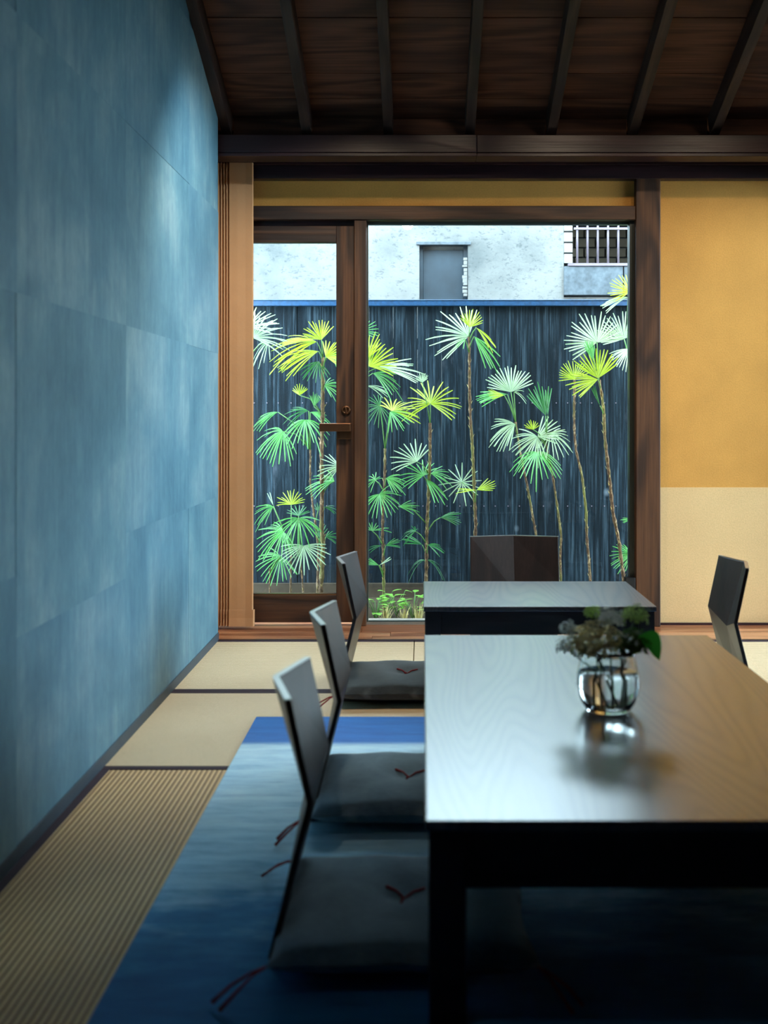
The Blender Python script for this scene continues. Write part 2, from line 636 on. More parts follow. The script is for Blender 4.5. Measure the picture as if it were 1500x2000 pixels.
for x0, x1 in ((WX, -.04), (-.04, 1.78), (1.78, XR)):
    tatami(x0, x1, 4.14, 5.07, 'X')
for x0, x1 in ((WX, .87), (.87, 2.69), (2.69, XR)):
    tatami(x0, x1, 3.226, 4.14, 'X')
for y0, y1 in ((1.4, 3.226), (-.43, 1.4), (-2.26, -.43)):
    for x0, x1 in ((WX, -.04), (-.04, .87), (.87, 1.78), (1.78, 2.69)):
        tatami(x0, x1, y0, y1, 'Y')
cbox('plank', -1.12, XR, 5.07, 5.092, -.05, .003, M['beam'], floor, .002)
rows = [5.092, 5.18, 5.27, 5.36, 5.45, 5.54]
for i in range(5):
    x = -1.15 - .37 * ((i * 2) % 3)
    while x < XR:
        ln = R.uniform(.75, 1.25)
        a, b = max(x, -1.15), min(x + ln, XR)
        if b - a > .05:
            cbox('plank', a + .001, b - .001, rows[i] + .001, rows[i + 1] - .001, -.05, R.uniform(-.0015, .0005), M['plank'], floor, .0012)
        x += ln

# ------------------------------------------------------------------ papered wall, left
wl = MB()
z_end, z_top = roofz(YB), roofz(RIDGE)
prof = [(YN, -.05), (YB, -.05), (YB, roofz(YB) + .1), (RIDGE, roofz(RIDGE) + .1), (YN, 2.9)]
n = len(prof)
for x in (WX - .004, -1.12):
    for y, z in prof:
        wl.v.append(Vector((x, y, z)))
wl.f += [tuple(range(n)), tuple(range(2 * n - 1, n - 1, -1))] + [(i, (i + 1) % n, n + (i + 1) % n, n + i) for i in range(n)]
wall_left = wl.build('wall_left', M['washi'])
struct(wall_left, 'wall papered with overlapping sheets of mottled blue paper', 'wall')
ys = [-2.2, -1.25, -.30, .65, 1.60, 2.556, 3.497, 4.448, YB]
zs = [.035, .665, 1.324, 1.974, 2.624, 3.27, 3.92]
for i in range(len(ys) - 1):
    for j in range(len(zs) - 1):
        y0, y1, z0, z1 = ys[i], ys[i + 1], zs[j], zs[j + 1]
        cap = lambda y: roofz(y) - .002
        if z0 > cap(y1) and z0 > cap(y0):
            continue
        if y1 <= RIDGE and z1 > 2.7:
            continue
        t = R.uniform(.0010, .0045)
        lo = .014 if (i == 5 and j == 1) else .002
        zb = z0 - lo - (.13 if (i == 5 and j == 1) else 0)
        if i == 5 and j == 0:
            t = .0012
        if i == 5 and j == 1:
            t = .0042
        pts = [(y0 - .004, zb), (y1, zb), (y1, min(z1, cap(y1))), (y0 - .004, min(z1, cap(y0)))]
        if cap(y1) < z1 < cap(y0):
            ym = YB - (z1 - 2.517) / SL
            pts = [pts[0], pts[1], (y1, cap(y1)), (ym, z1), (y0 - .004, z1)]
        if min(p[1] for p in pts[2:]) < zb:
            continue
        c = Vector((WX, (y0 + y1) / 2, (z0 + z1) / 2))
        b = MB()
        k = len(pts)
        for x in (WX + t, WX - .003):
            b.v += [Vector((x, p[0], p[1])) - c for p in pts]
        b.f += [tuple(range(k)), tuple(range(2 * k - 1, k - 1, -1))] + [(q, (q + 1) % k, k + (q + 1) % k, k + q) for q in range(k)]
        b.build('paper_sheet', M['washi'], wall_left, c)
bb = cbox('baseboard_left', WX - .003, WX + .006, YN, YB, 0, .036, plain('dark blue grey baseboard', srgb(58, 72, 84), .5))
struct(bb)
# short return wall behind the curtain
struct(cbox('wall_alcove', -1.3, -1.12, YN, YW + .1, -.05, 2.6, M['ochre']))

# ------------------------------------------------------------------ back wall
wb = MB()
wb.box(-1.3, 1.10, YW, YW + .10, 2.06, 2.75)            # strip over the opening
wb.box(1.10, XR + .1, YW, YW + .10, -.05, 2.75)         # right of the column
wb.box(-1.3, -1.10, YW, YW + .10, -.05, 2.06)
wall_back = wb.build('wall_back', M['ochre'])
struct(wall_back, 'ochre plastered end wall around the garden window', 'wall')
cbox('paper_dado', 1.12, XR, YW - .003, YW + .01, .012, .68, M['dado'], wall_back)
struct(cbox('baseboard_back', 1.12, XR, YW - .012, YW, 0, .012, M['beam']))
# post, lintel, mullion, upper beams
struct(cbox('trim_1', 1.045, 1.166, 5.40, 5.52, 0, 2.25, M['post'], bevel=.004), 'stout brown wooden column right of the garden window', 'column')
struct(cbox('trim_2', -1.12, 1.045, 5.405, 5.52, 1.998, 2.066, M['frame_x'], bevel=.003), 'brown lintel over the glass door and window', 'lintel')
struct(cbox('trim_3', -.338, -.279, 5.415, 5.51, 0, 1.998, M['post'], bevel=.003), 'brown mullion post between glass door and window', 'post')
struct(cbox('trim_4', -1.12, XR, 5.39, 5.52, 2.197, 2.262, M['beam'], bevel=.003), 'dark header beam over the plaster strip', 'beam')
struct(cbox('trim_5', -1.12, XR, 5.36, 5.52, 2.262, 2.40, M['beam']), 'shadowed beam behind the wall plate', 'beam')
wp1 = cbox('trim_6', WX - .1, .250, 5.13, 5.25, 2.262, 2.346, M['beam'], bevel=.003)
struct(wp1, 'dark wall plate beam, left length with a lamp glint', 'beam')
cbox('lip', WX - .1, .250, 5.126, 5.25, 2.2445, 2.260, M['beam'], wp1, .002)
wp2 = cbox('trim_7', .2515, XR, 5.134, 5.25, 2.262, 2.346, M['beam'], bevel=.003)
struct(wp2, 'dark wall plate beam, right length', 'beam')
cbox('lip', .2515, XR, 5.130, 5.25, 2.2445, 2.260, M['beam'], wp2, .002)
# sill
struct(cbox('trim_8', -.279, 1.045, 5.455, 5.56, -.05, .012, M['sill']), 'grey sill under the fixed window', 'sill')

# fixed window
win = cbox('window_1', -.279, 1.033, 5.47, 5.50, 1.985, 1.998, M['frame_metal'])
struct(win, 'large fixed pane looking onto the palm garden', 'window')
cbox('pane', -.274, 1.028, 5.480, 5.486, .012, 1.99, M['pane'], win)
cbox('frame', 1.022, 1.045, 5.44, 5.50, .012, 1.998, M['frame_metal'], win)
cbox('frame', -.280, -.272, 5.465, 5.50, .012, 1.998, M['frame_metal'], win)
cbox('frame', -.279, 1.045, 5.465, 5.50, .004, .014, M['frame_metal'], win)
cbox('corner_block', .995, 1.043, 5.40, 5.45, .0, .24, M['black_metal'], win, .002)

struct(cbox('trim_9', -1.10, -.338, 5.455, 5.51, 1.965, 2.0, M['beam']))
# glass door
door = thing('door_1', 'brown framed glass garden door beside the tan curtain', 'door', (-.72, 5.47, 0))
door['kind'] = 'structure'
DY0, DY1 = 5.435, 5.475
cbox('stile', -.428, -.3385, DY0, DY1, .014, 1.972, M['post'], door, .003)
cbox('stile', -1.10, -1.02, DY0, DY1, .014, 1.972, M['post'], door, .003)
cbox('top_rail', -1.02, -.428, DY0, DY1, 1.89, 1.972, M['frame_x'], door, .003)
cbox('bottom_rail', -1.02, -.428, DY0, DY1, .014, .148, M['frame_x'], door, .003)
cbox('glazing_bead', -1.02, -.428, DY0 + .004, DY1 - .002, .148, .155, M['bronze'], door)
cbox('pane', -1.025, -.424, 5.452, 5.458, .150, 1.895, M['pane'], door)
lk = MB()
lk.lathe([(0, 0), (.021, 0), (.0235, .004), (.022, .010), (.012, .013), (.012, .010), (0, .010)], 24)
lko = lk.build('lock_cylinder', M['bronze'], door, P(676, 801, DY0) - door.location, True)
lko.rotation_euler = (math.pi / 2, 0, 0)
cbox('thumb_turn', -.003, .003, -.014, .014, .008, .022, M['bronze'], lko, .001, (0, 0, 0))
hp = P(672, 842, DY0)
plate = cbox('handle_plate', hp.x - .036, hp.x + .036, DY0 - .008, DY0, hp.z - .040, hp.z + .040, M['bronze'], door, .003)
pl0 = Vector((hp.x, DY0 - .004, hp.z))
lv = MB().box(-.118, .036, -.052, -.030, -.001, .039)
lv.box(.0, .034, -.032, 0, .004, .034)
lv.build('lever', M['bronze'], plate, (0, 0, 0), bevel=.003)

# ------------------------------------------------------------------ ceiling
ceil = MB()
x0, x1 = WX - .2, XR + .1
for (ya, yb) in ((5.75, RIDGE),):
    za, zb = roofz(ya) + .02, roofz(yb) + .02
    b = len(ceil.v)
    ceil.v += [Vector(p) for p in ((x0, ya, za), (x1, ya, za), (x1, yb, zb), (x0, yb, zb), (x0, ya, za + .12), (x1, ya, za + .12), (x1, yb, zb + .12), (x0, yb, zb + .12))]
    ceil.f += [tuple(b + i for i in q) for q in ((0, 3, 2, 1), (4, 5, 6, 7), (0, 1, 5, 4), (1, 2, 6, 5), (2, 3, 7, 6), (3, 0, 4, 7))]
b = len(ceil.v)
za, zb = roofz(RIDGE) + .02, 2.75
ya, yb = RIDGE, YN - .1
ceil.v += [Vector(p) for p in ((x0, ya, za), (x1, ya, za), (x1, yb, zb), (x0, yb, zb), (x0, ya, za + .12), (x1, ya, za + .12), (x1, yb, zb + .12), (x0, yb, zb + .12))]
ceil.f += [tuple(b + i for i in q) for q in ((0, 3, 2, 1), (4, 5, 6, 7), (0, 1, 5, 4), (1, 2, 6, 5), (2, 3, 7, 6), (3, 0, 4, 7))]
ceiling = ceil.build('ceiling', M['board'])
struct(ceiling, 'sloping ceiling of dark brown boards on rafters', 'ceiling')
ang = math.atan(SL)
bw, s0 = .178, 0
yy = 5.27
while yy > RIDGE + .1:
    y2 = yy - bw * math.cos(ang)
    b = MB()
    ln = (x1 - x0) / 2
    b.box(-ln, ln, -bw / 2 + .0015, bw / 2 - .0015, -.006 - R.uniform(0, .004), .02)
    ym = (yy + y2) / 2
    o = b.build('ceiling_board', M['board'], ceiling, ((x0 + x1) / 2, ym, roofz(ym) + .004))
    o.rotation_euler.x = -ang
    yy = y2
L = (5.24 - RIDGE) / math.cos(ang)
rm = None
for px in (-.925, -.548, -.163, .222, .607, .992, 1.377, 1.762):
    b = MB().box(-.0225, .0225, -L / 2, L / 2, -.102, 0)
    ym = (5.24 + RIDGE) / 2
    if rm is None:
        o = b.build('rafter', M['rafter'], ceiling, (px, ym, roofz(ym)), bevel=.003)
        rm = o
    else:
        o = rm.copy()
        COL.objects.link(o)
        o.location.x = px
    o.rotation_euler.x = -ang
    cbox('blocking_board', px + .0225, px + .3625, 5.245, 5.27, 2.346, roofz(5.25) + .01, M['board'], ceiling)
# unseen sides of the room
GY0, GY1, GZT = 3.95, 5.42, 2.2      # glazed opening added in the unseen right-hand wall to brighten the room
wr = MB()
wr.box(XR, XR + .1, YN, GY0, -.05, 4.2).box(XR, XR + .1, GY1, YW + .1, -.05, 4.2).box(XR, XR + .1, GY0, GY1, GZT, 4.2).box(XR, XR + .1, GY0, GY1, -.05, .0)
struct(wr.build('wall_right', M['inner']))
win2 = cbox('window_2', XR + .02, XR + .08, GY0, GY1, GZT - .04, GZT, M['frame_x'])
struct(win2, 'added sliding glass doors in the unseen right-hand wall', 'window')
for ya_, yb_ in ((GY0, GY0 + .04), ((GY0 + GY1) / 2 - .03, (GY0 + GY1) / 2 + .03), (GY1 - .04, GY1)):
    cbox('stile', XR + .03, XR + .07, ya_, yb_, 0, GZT - .04, M['post'], win2)
cbox('rail', XR + .03, XR + .07, GY0, GY1, 0, .05, M['post'], win2)
cbox('pane', XR + .048, XR + .052, GY0 + .04, (GY0 + GY1) / 2 - .03, .05, GZT - .04, M['pane'], win2)
cbox('pane', XR + .048, XR + .052, (GY0 + GY1) / 2 + .03, GY1 - .04, .05, GZT - .04, M['pane'], win2)
struct(cbox('wall_rear', -1.3, XR + .1, YN - .1, YN, -.05, 4.2, M['inner']))

# ------------------------------------------------------------------ ceiling lamps (out of frame, light the end wall; cool wall washer added)
def spot(x, y, target, power, size_deg, label, blend=.6, col=(1, .80, .58)):
    zc = roofz(y) - .05
    base = Vector((x, y, zc - .14))
    t = thing('ceiling_spotlight', label, 'spotlight', base, 0, 'ceiling spotlights aimed at the end wall')
    cbox('mounting_plate', x - .04, x + .04, y - .04, y + .04, zc - .01, zc + .06, M['lamp_metal'], t)
    MB().tube([(0, 0, .02), (0, 0, .14)], .008, 10).build('arm', M['lamp_metal'], t)
    d = (Vector(target) - base).normalized()
    q = d.to_track_quat('Z', 'Y')
    can = MB().lathe([(0, -.07), (.032, -.07), (.036, -.06), (.036, .07), (.032, .07), (.030, -.03), (0, -.03)], 20).build('housing', M['lamp_metal'], t, (0, 0, 0), True)
    can.rotation_mode = 'QUATERNION'
    can.rotation_quaternion = q
    ld = bpy.data.lights.new('spot_bulb', 'SPOT')
    ld.energy = power
    ld.color = col
    ld.spot_size = math.radians(size_deg)
    ld.spot_blend = blend
    ld.shadow_soft_size = .03
    lo = bpy.data.objects.new('bulb', ld)
    COL.objects.link(lo)
    lo.parent = t
    lo.location = d * .075
    lo.rotation_mode = 'QUATERNION'
    lo.rotation_quaternion = (-d).to_track_quat('Z', 'Y')


spot(-.30, 3.90, (-.25, 4.8, .4), 36, 105, 'black ceiling spotlight nearest the blue papered wall')
spot(.75, 3.90, (.75, 5.0, .7), 12, 105, 'black ceiling spotlight over the middle of the room')
spot(1.50, 3.90, (1.55, 5.0, .7), 11, 105, 'black ceiling spotlight farthest from the blue papered wall')
spot(.30, 3.55, (.02, 5.13, 2.32), 5, 20, 'black ceiling spotlight with a narrow beam on the wall plate', .8)
spot(.55, 3.40, (-.95, 4.45, 2.75), 7, 46, 'black ceiling spotlight turned to the top of the papered wall', .9)
spot(.15, 4.05, (-.95, 4.80, 1.25), 48, 80, 'added cool ceiling spotlight brightening the middle of the papered wall', .8, (.70, .90, 1))  # wall washer added to brighten the far end of the papered wall
# small globe pendant over the seats, mirrored in the window glass
gl = thing('globe_pendant', 'small frosted globe lamp hanging over the near seats', 'pendant lamp', (-.13, 1.62, 2.66))
M['globe'] = NT('glowing frosted globe').out((1, 1, 1, 1), .3, .5, Emission_Color=(1, .9, .76, 1), Emission_Strength=20)
MB().lathe([(0.0005, -.05)] + [(.05 * math.cos(a), .05 * math.sin(a)) for a in [(-75 + 15 * k) * math.pi / 180 for k in range(11)]] + [(.0005, .05)], 24).build('globe', M['globe'], gl, (0, 0, 0), True)
MB().tube([(0, 0, .045), (0, 0, .085)], .014, 12).build('cap', M['lamp_metal'], gl, (0, 0, 0))
MB().tube([(0, 0, .08), (0, 0, roofz(1.62) - 2.66)], .003, 6).build('cord', M['lamp_metal'], gl, (0, 0, 0))

# ------------------------------------------------------------------ curtain
cur = thing('curtain', 'tan curtain gathered in pleats between blue wall and glass door', 'curtain', (-.93, 5.36, 0))


def curtain_sheet(z0, z1, out, th):
    pts = []
    x = -1.06
    k = 0
    while x < -.930:
        pts.append((x, 5.345 + (.010 if k % 2 else -.010) - out * (1 if k % 2 == 0 else 0)))
        x += .0036 if k % 2 else .0100
        k += 1
    pts += [(-.925, 5.336 - out), (-.90, 5.336 - out), (-.86, 5.338 - out), (-.828 + out * .6, 5.336 - out), (-.824 + out * .6, 5.345)]
    b = MB()
    m = len(pts)
    for (z, fl) in ((z0, .004), ((z0 + z1) / 2, 0), (z1, 0)):
        for x, y in pts:
            b.v.append(Vector((x + .93, y - 5.36 - fl, z)))
    for r in range(2):
        for i in range(m - 1):
            b.f.append((r * m + i, r * m + i + 1, (r + 1) * m + i + 1, (r + 1) * m + i))
    return b


b = curtain_sheet(.085, 2.262, 0, 0)
o = b.build('cloth', M['curtain'], cur, (0, 0, 0))
o.modifiers.new('thick', 'SOLIDIFY').thickness = .0015
b = curtain_sheet(.016, .096, .009, 0)
o = b.build('hem', M['curtain'], cur, (0, 0, 0))
o.modifiers.new('thick', 'SOLIDIFY').thickness = .002

# ------------------------------------------------------------------ rug
rx0, rx1, ry0, ry1 = -.57, 1.75, .44, 3.76
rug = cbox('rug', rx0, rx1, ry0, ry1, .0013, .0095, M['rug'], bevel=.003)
tag(rug, 'blue hand dyed rug lying on the tatami under the near table', 'rug')
RZ = .0096


# ------------------------------------------------------------------ tables
def table(x0, x1, y0, y1, zt, z0, label, th=.018, leg=.063, ap=.10, inset=.006, apin=.006):
    c = Vector(((x0 + x1) / 2, (y0 + y1) / 2, z0))
    t = thing('low_table', label, 'table', c, 0, 'low dark wooden tables')
    cbox('tabletop', x0, x1, y0, y1, zt - th, zt, M['table'], t, .003)
    for lx in (x0 + inset, x1 - inset - leg):
        for ly in (y0 + inset, y1 - inset - leg):
            cbox('leg', lx, lx + leg, ly, ly + leg, z0, zt - th, M['tableframe'], t, .003)
    a0, a1 = x0 + inset + leg, x1 - inset - leg
    b0, b1 = y0 + inset + leg, y1 - inset - leg
    for ly in (y0 + inset + apin, y1 - inset - apin - .025):
        cbox('apron', a0, a1, ly, ly + .025, zt - th - ap, zt - th, M['tableframe'], t, .002)
    for lx in (x0 + inset + apin, x1 - inset - apin - .025):
        cbox('apron', lx, lx + .025, b0, b1, zt - th - ap, zt - th, M['tableframe'], t, .002)
    return t


table(.004, .878, 1.842, 3.40, .36, RZ, 'low dark wooden table on the blue rug, holding the flower vase')
table(.002, .829, 3.90, 4.495, .36, .0014, 'smaller low dark wooden table nearer the garden window', leg=.056, ap=.085, apin=.014)


# ------------------------------------------------------------------ legless floor chairs
def floor_chair(label, loc, rz, w=.36, tilt=0.0):
    t = thing('floor_chair', label, 'chair', loc, rz, 'legless floor chairs with folded backs')
    h = w / 2
    S = [Vector(p) for p in ((-.088, 0, .497), (-.024, 0, .262), (-.073, 0, .012))]
    A = [(-.041, .497), (0, .305), (-.073, .012)]
    b = MB()
    b.v = [Vector((x, -h, z)) for x, z in A] + S + [Vector((x, h, z)) for x, z in A]
    b.f = [(0, 3, 4, 1), (1, 4, 5, 2), (3, 6, 7, 4), (4, 7, 8, 5)]
    o = b.build('backrest', M['chair'], t, (0, 0, 0))
    md = o.modifiers.new('thick', 'SOLIDIFY')
    md.thickness = .013
    md.offset = 0
    bv = o.modifiers.new('bevel', 'BEVEL')
    bv.width = .0025
    bv.segments = 2
    eg = MB()
    for sg in (-1, 1):
        p0, p1 = Vector((-.088, 0, .4975)), Vector((-.041, sg * h, .4975))
        dn = (p1 - p0).normalized()
        nn = Vector((-dn.y, dn.x, 0)) * .0066
        k = len(eg.v)
        for zz_ in (0, .0022):
            eg.v += [p + Vector((0, 0, zz_)) for p in (p0 - nn, p1 - nn, p1 + nn, p0 + nn)]
        eg.f += [tuple(k + i for i in q_) for q_ in ((0, 3, 2, 1), (4, 5, 6, 7), (0, 1, 5, 4), (1, 2, 6, 5), (2, 3, 7, 6), (3, 0, 4, 7))]
    eg.build('top_edge_glint', M['edge'], o, (0, 0, 0))  # strip added for the bright reflection along the backrest top
    s = MB()
    # seat board with a front that narrows a little
    lo = [(-.075, -h), (.36, -h * .94), (.375, -h * .8), (.375, h * .8), (.36, h * .94), (-.075, h)]
    k = len(lo)
    s.v = [Vector((x, y, 0)) for x, y in lo] + [Vector((x, y, .014)) for x, y in lo]
    s.f = [tuple(range(k)), tuple(range(2 * k - 1, k - 1, -1))] + [(i, (i + 1) % k, k + (i + 1) % k, k + i) for i in range(k)]
    s.build('seat', M['chair'], t, (0, 0, 0), bevel=.002)
    return t


def cushion(label, loc, rz, sx=.48, sy=.47, hgt=.075, seed=1):
    r = random.Random(seed)
    t = thing('floor_cushion', label, 'cushion', loc, rz, 'indigo grey floor cushions')
    N = 20
    b = MB()
    for side in (1, -1):
        for i in range(N + 1):
            for j in range(N + 1):
                u, v = i / N * 2 - 1, j / N * 2 - 1
                pin = 1 - .05 * (1 - abs(v) ** 2) * abs(u) ** 3
                piv = 1 - .05 * (1 - abs(u) ** 2) * abs(v) ** 3
                e = ((1 - abs(u) ** 3.2) * (1 - abs(v) ** 3.2))
                th = max(e, 0) ** .36 * hgt / 2
                tuft = .016 * math.exp(-(u * u + v * v) / .03)
                z = hgt / 2 + side * (th - (tuft if side > 0 else 0))
                if side < 0:
                    z = max(z, hgt / 2 - th) * (.55 + .45 * max(abs(u), abs(v)) ** 4)
                    z = max(z, 0.0)
                b.v.append(Vector((u * sx / 2 * pin + .004 * math.sin(5 * v), v * sy / 2 * piv, z + (.002 * math.sin(9 * u + 4 * v) if side > 0 else 0))))
    M1 = (N + 1) ** 2
    for s in (0, 1):
        for i in range(N):
            for j in range(N):
                a = s * M1 + i * (N + 1) + j
                b.f.append((a, a + 1, a + N + 2, a + N + 1) if s else (a, a + N + 1, a + N + 2, a + 1))
    o = b.build('cover', M['cushion_dark' if 'charcoal' in label else 'cushion'], t, (0, 0, 0), True)
    wl_ = o.modifiers.new('weld', 'WELD')
    wl_.merge_threshold = .0008
    zc = hgt / 2
    for cx in (-1, 1):
        for cy in (-1, 1):
            d = Vector((cx, cy * .6 if cx < 0 else cy, 0)).normalized()
            p0 = Vector((cx * sx / 2 * .985, cy * sy / 2 * .985, zc))
            b = MB()
            low = -.022 if loc[2] > .02 else -.010
            for q in range(2):
                sd = Vector((-d.y, d.x, 0)) * (.018 if q else -.014)
                L = r.uniform(.075, .10)
                pts = [p0, p0 + d * L * .3 + sd * .3 + Vector((0, 0, -.006)), p0 + d * L * .65 + sd * .8 + Vector((0, 0, -zc * .6)), p0 + d * L + sd + Vector((0, 0, -zc - low * .0 + .004 - .012))]
                b.tube(pts, [.0022, .0022, .0026, .0036], 6)
            b.build('tassel', M['tassel'], t, (0, 0, 0), True)
    b = MB()
    for q in range(3):
        a = q * 2.1 + .4
        b.tube([(0, 0, hgt - .017), (.02 * math.cos(a), .02 * math.sin(a), hgt - .006), (.045 * math.cos(a), .045 * math.sin(a), hgt - .004)], [.0022, .0022, .003], 6)
    b.build('centre_tuft', M['tassel'], t, (0, 0, 0), True)
    return t


CX = -.211
rows = [
    (2.235, RZ, 0.0, 'folded-back floor chair closest to the camera, on the blue rug', 'indigo floor cushion on the chair closest to the camera'),
    (2.965, RZ, 0.0, 'second folded-back floor chair on the blue rug, by the far end of the near table', 'indigo floor cushion on the second chair along the near table'),
    (4.165, .0014, -.06, 'folded-back floor chair on bare tatami left of the smaller table', 'charcoal floor cushion lying on bare tatami left of the smaller table'),
]
for i, (y, z, rz, l1, l2) in enumerate(rows):
    x = CX if i < 2 else -.235
    floor_chair(l1, (x, y, z), rz)
    cushion(l2, (x + .174, y - .05, z + .0145), 0, .49, .47, .072, i)
floor_chair('folded-back floor chair against the ochre wall, facing the smaller table', (1.10, 4.05, .0014), math.pi)
cushion('grey cushion on the floor chair right of the smaller table', (1.10 - .198, 4.05 - .02, .016), math.pi, .49, .47, .072, 9)
floor_chair('floor chair facing the camera behind the smaller table, before the window', (.405, 4.84, .0014), -math.pi / 2, .39)

# ------------------------------------------------------------------ vase and flowers
vb = P(1188, 1391, 2.52)
VZ = .3603
vx, vy = .425, 2.53
vase = thing('glass_vase', 'round clear glass vase half filled with water on the near table', 'vase', (vx, vy, VZ))
outer = [(.0, .0), (.045, .0), (.052, .004), (.062, .020), (.0705, .042), (.0735, .062), (.0715, .085), (.066, .108), (.0615, .128), (.060, .142)]
inner = [(.0575, .142), (.059, .128), (.0635, .108), (.069, .085), (.071, .062), (.068, .042), (.059, .020), (.047, .012), (.0, .011)]
MB().lathe(outer + inner, 48).build('body', M['glass'], vase, (0, 0, 0), True)
wt = [(.0, .0115), (.0465, .0125), (.0585, .0205), (.0675, .042), (.0705, .062), (.0685, .085), (.0680, .088), (.0, .088)]
MB().lathe(wt, 48).build('water', M['water'], vase, (0, 0, 0), True)


def floret(b, c, nrm, s, petals, r):
    nrm = nrm.normalized()
    t1 = nrm.orthogonal().normalized()
    t2 = nrm.cross(t1)
    a0 = r.uniform(0, 6)
    for k in range(petals):
        a = a0 + 2 * math.pi * k / petals
        d = t1 * math.cos(a) + t2 * math.sin(a)
        w = t1 * -math.sin(a) + t2 * math.cos(a)
        b.poly([c, c + d * s * .6 + w * s * .42 + nrm * s * .15, c + d * s + nrm * s * .05, c + d * s * .6 - w * s * .42 + nrm * s * .15])


def blossom(name, label, head, foot, rad, n, s, mat, seed, squash=.7, petals=4, leaf=None):
    """flower stem standing in the vase: stem, blossom head of many florets"""
    r = random.Random(seed)
    base = Vector(foot)
    t = thing(name, label, 'flower', base, 0, 'cut flowers standing in the glass vase')
    h = Vector(head) - base
    mid = Vector((h.x * .35, h.y * .35, h.z * .62))
    MB().tube([(0, 0, 0), mid * .5, mid, h - Vector((0, 0, rad * .3))], .0022, 6).build('stem', M['flower_stem'], t, (0, 0, 0), True)
    b = MB()
    tw = MB()
    for i in range(n):
        z = 1 - 1.55 * (i + .5) / n
        a = i * 2.39996
        q = math.sqrt(max(0, 1 - z * z))
        d = Vector((q * math.cos(a), q * math.sin(a), z))
        rr = rad * r.uniform(.62, 1.16)
        p = h + Vector((d.x * rr, d.y * rr, d.z * rr * squash))
        floret(b, p, d + Vector((r.uniform(-.5, .5), r.uniform(-.5, .5), r.uniform(.2, 1.2))), s * r.uniform(.7, 1.2), petals, r)
        if i % 4 == 0:
            tw.tube([h - Vector((0, 0, rad * .4)), p], .0009, 4, False)
    b.build('blossom', mat, t, (0, 0, 0))
    tw.build('twigs', M['flower_stem'], t, (0, 0, 0))
    return t


ft = lambda dx, dy: (vx + dx, vy + dy, VZ + .014)
hd = lambda px, py, dy=0: P(px, py, vy + dy)
blossom('cream_flower', 'large cream blossom head leaning left out of the vase', hd(1162, 1254, -.02), ft(-.01, 0), .058, 125, .0125, M['cream_petal'], 1, .72)
blossom('white_flower', 'small white blossom sprig at the far left of the bouquet', hd(1110, 1230, .0), ft(.02, .01), .022, 28, .008, M['white_petal'], 2, .8)
blossom('white_flower', 'small white blossom sprig hanging lowest left of the bouquet', hd(1108, 1262, .02), ft(.0, -.02), .026, 32, .009, M['white_petal'], 3, .9)
blossom('white_flower', 'white blossom sprig rising at the top middle of the bouquet', hd(1192, 1206, .01), ft(.01, .015), .030, 38, .010, M['white_petal'], 4, .7)
blossom('green_flower', 'lime green bud sprig at the top left of the bouquet', hd(1158, 1196, .03), ft(-.02, .01), .019, 30, .009, M['bud_green'], 5, .7, 3)
blossom('green_flower', 'lime green bud sprig at the top right of the bouquet', hd(1240, 1202, .0), ft(.02, -.01), .030, 48, .010, M['bud_green'], 6, .8, 3)
blossom('leafy_sprig', 'dark leafy sprig in the right half of the bouquet', hd(1232, 1256, .0), ft(.025, 0), .042, 80, .014, M['dark_leaf'], 7, .75, 3)
# single broad leaf
t = thing('broad_leaf', 'single glossy green leaf drooping right over the vase rim', 'leaf', ft(.03, .01), 0)
base = t.location
a, e = hd(1246, 1244, -.02) - base, hd(1288, 1288, -.03) - base
b = MB()
for i in range(9):
    u = i / 8
    c = a.lerp(e, u) + Vector((.006 * math.sin(u * 3), 0, .020 * math.sin(math.pi * u)))
    w = .024 * math.sin(math.pi * min(1, u * .96 + .04)) ** .7
    s = Vector((.55, -.4, .75)).normalized()
    b.v += [c + s * w, c + Vector((0, 0, -.003)), c - s * w]
for i in range(8):
    for k in range(2):
        b.f.append((3 * i + k, 3 * i + k + 1, 3 * i + k + 4, 3 * i + k + 3))
b.build('blade', M['bright_leaf'], t, (0, 0, 0), True)
MB().tube([(0, 0, 0), (.004, 0, .12), a], .0018, 6).build('stem', M['flower_stem'], t, (0, 0, 0), True)

# ------------------------------------------------------------------ garden: ground, fence, neighbour's wall
GZ = -.10
gs = cbox('ground_side', XR + .1, 12, -4, 5.56, GZ - .2, GZ, M['soil'])  # unseen ground made dark so less light bounces to the upper wall
struct(gs, 'unseen soil outside the added right-hand glass doors, kept dark to limit bounce', 'ground')
ground = cbox('ground', -4, 12, 5.56, 12, GZ - .2, GZ, M['soil'])
struct(ground, 'dark soil strip of the courtyard garden', 'ground')
gv = cbox('gravel_edge', -3, 4, 5.57, 5.88, GZ - .02, GZ + .012, M['gravel'])
struct(gv, 'grey gravel strip along the foot of the window', 'ground')
YF = 6.90
fence = thing('garden_fence', 'blue black upright board fence with blue metal coping behind the palms', 'fence', (0, YF, GZ))
fz = P(0, 592, YF).z
for i in range(46):
    x = -2.9 + i * .1508
    zz = R.uniform(-.004, .004)
    cbox('board', x + .001, x + .1501, YF - .011 + zz, YF + .011 + zz, -.03, fz - .02, M['fence'], fence)
cp = MB().box(-3, 4.2, YF - .055, YF + .055, fz - .022, fz + .010).box(-3, 4.2, YF - .06, YF + .06, fz + .010, fz + .016)
cp.build('coping', M['fence_cap'], fence, -fence.location, bevel=.003)
cbox('rail', -3, 4.2, YF + .012, YF + .06, 1.45, 1.52, M['fence'], fence)
cbox('rail', -3, 4.2, YF + .012, YF + .06, .35, .42, M['fence'], fence)
cbox('kerb', -3, 4.2, YF - .03, YF + .05, GZ - .05, -.012, M['kerb'], fence, .004)
nl = MB()
